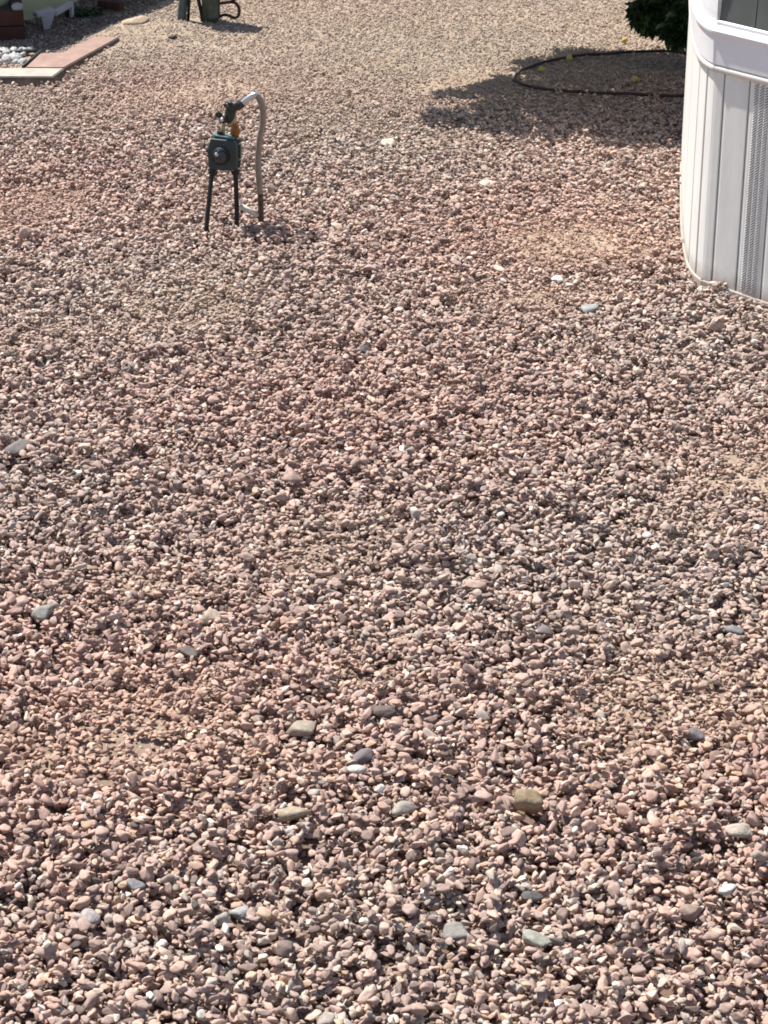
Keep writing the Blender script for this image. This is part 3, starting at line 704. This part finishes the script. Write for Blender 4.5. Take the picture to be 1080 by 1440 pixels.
# ------------------------------------------------------------------ gravel: stones dropped one by one on a height map
cell = .004; xa, xb, ya, yb = -3.0, 3.0, 2.7, 12.6
nxh, nyh = int((xb - xa) / cell), int((yb - ya) / cell)
hx = xa + (np.arange(nxh) + .5) * cell; hy_ = ya + (np.arange(nyh) + .5) * cell
HX, HY = np.meshgrid(hx, hy_)
HM = (h0(HX, HY)).astype(np.float32); HM += (soil_lift(HX, HY) + .028 * patch(HX, HY)).astype(np.float32)
dens = 8800
N = int((xb - xa) * (yb - ya) * dens)
px_ = rng.uniform(xa + .05, xb - .05, N); py_ = rng.uniform(ya + .05, yb - .05, N)
half = (540 / F) * (py_ * cp + H * sp) + .35
keep = np.abs(px_) < half
for q in POLY: keep &= ~in_poly(px_, py_, q)
for ex_, ey_, rx_, ry_ in ELL: keep &= (((px_ - ex_) / rx_) ** 2 + ((py_ - ey_) / ry_) ** 2) > 1
px_, py_ = px_[keep], py_[keep]; N = len(px_)
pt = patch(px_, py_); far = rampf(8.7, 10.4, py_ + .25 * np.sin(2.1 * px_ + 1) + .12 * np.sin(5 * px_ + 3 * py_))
size = np.clip(np.exp(rng.normal(math.log(.0196), .23, N)), .008, .038)
big = rng.random(N) < .010; size[big] *= rng.uniform(1.3, 1.8, big.sum())
size *= (1 - .10 * rampf(4, 8, py_)) * (1 - .46 * far) * (1 - .34 * pt)
keep = (rng.random(N) > .45 * pt) & (rng.random(N) > .22 * far) & (rng.random(N) < (.0150 / size) ** .8 * 1.1 + .25)
px_, py_, pt, far, size = px_[keep], py_[keep], pt[keep], far[keep], size[keep]; N = len(px_)
order = np.argsort(rng.random(N) + (size > .03) * .25)       # larger ones tend to end on top
px_, py_, pt, far, size = px_[order], py_[order], pt[order], far[order], size[order]
ax = rng.uniform(.45, .9, N); az = rng.uniform(.34, .68, N)
pz = np.empty(N)
R = size * (1 + ax) / 4; TZ = size * az / 2
I = ((px_ - xa) / cell).astype(int); J = ((py_ - ya) / cell).astype(int)
rc = np.clip(np.rint(R / cell).astype(int), 1, 7)
disc = {}
for r_ in range(1, 8):
    yy, xx = np.mgrid[-r_:r_ + 1, -r_:r_ + 1]; dd = np.sqrt(np.clip(1 - (xx ** 2 + yy ** 2) / (r_ + .35) ** 2, 0, 1)).astype(np.float32)
    disc[r_] = (dd, dd > 0)
for k in range(N):
    r_ = rc[k]; i, j = I[k], J[k]
    sub = HM[j - r_:j + r_ + 1, i - r_:i + r_ + 1]
    dd, mk = disc[r_]
    m_ = sub[mk]; base = .5 * m_.mean() + .5 * m_.max()
    z = base + TZ[k] * .62; pz[k] = z
    np.maximum(sub, np.where(mk, z + TZ[k] * dd, -1), out=sub)

pal = np.array([(.45, .305, .255), (.37, .265, .235), (.51, .36, .30), (.30, .215, .195), (.37, .315, .285), (.56, .46, .39), (.66, .61, .56), (.20, .145, .13), (.10, .083, .077), (.48, .33, .24), (.42, .36, .315)])
pal = (pal * .90 + pal.mean(1, keepdims=True) * .10) * np.array([1.06, 1.0, .93])
pw = np.array([.25, .21, .15, .12, .08, .065, .018, .06, .03, .04, .05]); pw = pw / pw.sum()
ci = rng.choice(len(pal), N, p=pw); ci[(size > .026) & ((ci == 6) | (ci == 5) | (ci == 8) | (ci == 10))] = 1
col = pal[ci] * rng.uniform(.82, 1.18, (N, 1))
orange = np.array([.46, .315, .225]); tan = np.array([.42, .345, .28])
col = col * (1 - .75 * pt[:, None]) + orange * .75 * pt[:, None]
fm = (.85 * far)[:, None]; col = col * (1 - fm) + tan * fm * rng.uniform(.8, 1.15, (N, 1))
gz = (rampf(4.2, 5.2, py_) * (1 - far))[:, None] * .15; col = col * (1 - gz) + (col.mean(1, keepdims=True) * np.array([1.10, .985, .925])) * gz
WALL_SHADE = [(p.x, p.y) for p in (G(-60, 96), G(36, 94), G(58, 76), G(90, 74), G(113, 61), G(134, 51), G(172, 34), G(252, -6), G(60, -30), G(-120, 60))]
wall_shade = in_poly(px_, py_, WALL_SHADE)[:, None]
col = np.where(wall_shade, np.array([.165, .12, .10]) * rng.uniform(.6, 1.4, (N, 1)), col)  # brown gravel by the wall, with the wall's shade painted into its tone
# broad drifts of greyer and pinker stone
dr = .5 + .5 * np.sin(1.9 * px_ + 1.2 * py_ + .7) * np.sin(2.3 * py_ - 1.1 * px_)
col *= (1 + np.stack([.03 * (dr - .5), -.03 * (dr - .5), -.04 * (dr - .5)], 1) * 2)
NV = 24
me = bpy.data.meshes.new('gravel'); me.vertices.add(N)
me.vertices.foreach_set('co', np.stack([px_, py_, pz], 1).astype(np.float32).ravel())
def addattr(name, typ, data, key):
    a = me.attributes.new(name, typ, 'POINT'); a.data.foreach_set(key, data)
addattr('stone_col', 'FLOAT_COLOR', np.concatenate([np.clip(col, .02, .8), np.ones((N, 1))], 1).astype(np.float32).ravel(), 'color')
addattr('seed', 'FLOAT_VECTOR', rng.uniform(-50, 50, (N, 3)).astype(np.float32).ravel(), 'vector')
tl = rng.normal(0, .34, (N, 2)); addattr('rot', 'FLOAT_VECTOR', np.stack([tl[:, 0], tl[:, 1], rng.uniform(0, 6.283, N)], 1).astype(np.float32).ravel(), 'vector')
addattr('scl', 'FLOAT_VECTOR', np.stack([size, size * ax, size * az], 1).astype(np.float32).ravel(), 'vector')
addattr('pick', 'INT', rng.integers(0, NV, N).astype(np.int32), 'value')
gv = obj('gravel', me); gv['kind'] = 'stuff'
gv['label'] = 'pink and grey crushed stone gravel covering the whole yard'; gv['category'] = 'gravel'
lib = bpy.data.collections.new('gravel_shapes')
for k in range(NV):
    m_ = stone_mesh('gravel_stone', 50 + k, 3, 7 + k % 5, 60); m_.materials.append(GRAVEL)
    lib.objects.link(bpy.data.objects.new('gravel_stone', m_))
ng = bpy.data.node_groups.new('gravel_scatter', 'GeometryNodeTree')
ng.interface.new_socket('Geometry', in_out='INPUT', socket_type='NodeSocketGeometry'); ng.interface.new_socket('Geometry', in_out='OUTPUT', socket_type='NodeSocketGeometry')
Nn, Ln = ng.nodes, ng.links
gi, go = Nn.new('NodeGroupInput'), Nn.new('NodeGroupOutput')
iop = Nn.new('GeometryNodeInstanceOnPoints'); ci_ = Nn.new('GeometryNodeCollectionInfo'); ci_.inputs['Collection'].default_value = lib
ci_.inputs['Separate Children'].default_value = True; ci_.inputs['Reset Children'].default_value = True
def na(name, typ):
    n = Nn.new('GeometryNodeInputNamedAttribute'); n.data_type = typ; n.inputs['Name'].default_value = name; return n.outputs['Attribute']
Ln.new(gi.outputs[0], iop.inputs['Points']); Ln.new(ci_.outputs[0], iop.inputs['Instance'])
iop.inputs['Pick Instance'].default_value = True
Ln.new(na('pick', 'INT'), iop.inputs['Instance Index']); Ln.new(na('rot', 'FLOAT_VECTOR'), iop.inputs['Rotation']); Ln.new(na('scl', 'FLOAT_VECTOR'), iop.inputs['Scale'])
Ln.new(iop.outputs[0], go.inputs[0])
md = gv.modifiers.new('scatter', 'NODES'); md.node_group = ng
print('gravel stones', N)

# ------------------------------------------------------------------ things that lie on the finished gravel
def surf(x, y, r=4, pc=60):
    i, j = int((x - xa) / cell), int((y - ya) / cell)
    return float(np.percentile(HM[j - r:j + r + 1, i - r:i + r + 1], pc))
for o, (x, y, rx, ry, _) in zip(ST_O, ST_OBJ):
    r = int(rx * 1.5 / cell) + 1
    o.scale = [q * 1.06 for q in o.scale]; o.location.z = surf(x, y, r, 60) + o.scale.z * (.34 if o.scale.z > o.scale.x * .75 else .14)
# drip hose loop under the tree
hp = [(1010, 84), (960, 80.5), (920, 80), (880, 82), (840, 87), (800, 92), (765, 99), (740, 106), (727, 114), (724, 121), (732, 127), (755, 131), (800, 134), (860, 137), (910, 138.5), (960, 138.5), (1010, 136)]
pp = spline([G(a, b, 0) for a, b in hp], 10)
zz = np.array([surf(p.x, p.y, 4, 75) for p in pp]); zz = np.convolve(np.pad(zz, 4, 'edge'), np.ones(9) / 9, 'valid')
pp = [Vector((p.x, p.y, z + .0075)) for p, z in zip(pp, zz)]
bm = bmesh.new(); tube(bm, pp, .0068, 10); tag(obj('drip_hose', bm, M['rubber'], None, True), 'dark drip hose looped on the gravel in the shade of the citrus tree', 'hose')
LAB = ['yellow lemon on sunny gravel above the dark hose loop', 'yellow lemon lying just behind the dark hose loop', 'yellow lemon beside the left bend of the hose loop', 'yellow lemon inside the hose loop near the white house corner']
bm = bmesh.new(); bmesh.ops.create_uvsphere(bm, u_segments=16, v_segments=10, radius=1)
for v in bm.verts: v.co.x *= 1.25; v.co.x += .12 * (1 if v.co.x > 1.1 else -1 if v.co.x < -1.1 else 0)
lm = bpy.data.meshes.new('lemon'); bm.to_mesh(lm); bm.free(); lm.materials.append(M['lemon'])
for p in lm.polygons: p.use_smooth = True
for (a, b), lb in zip(((878, 66), (800, 95), (762, 108), (892, 123)), LAB):
    P = G(a, b); o = obj('lemon', lm); o.location = (P.x, P.y, surf(P.x, P.y, 3, 80) + .012); o.scale = (random.uniform(.0115, .014),) * 3; o.rotation_euler = (0, .2, random.uniform(0, 6))
    tag(o, lb, 'lemon', 'lemons fallen under the citrus tree')
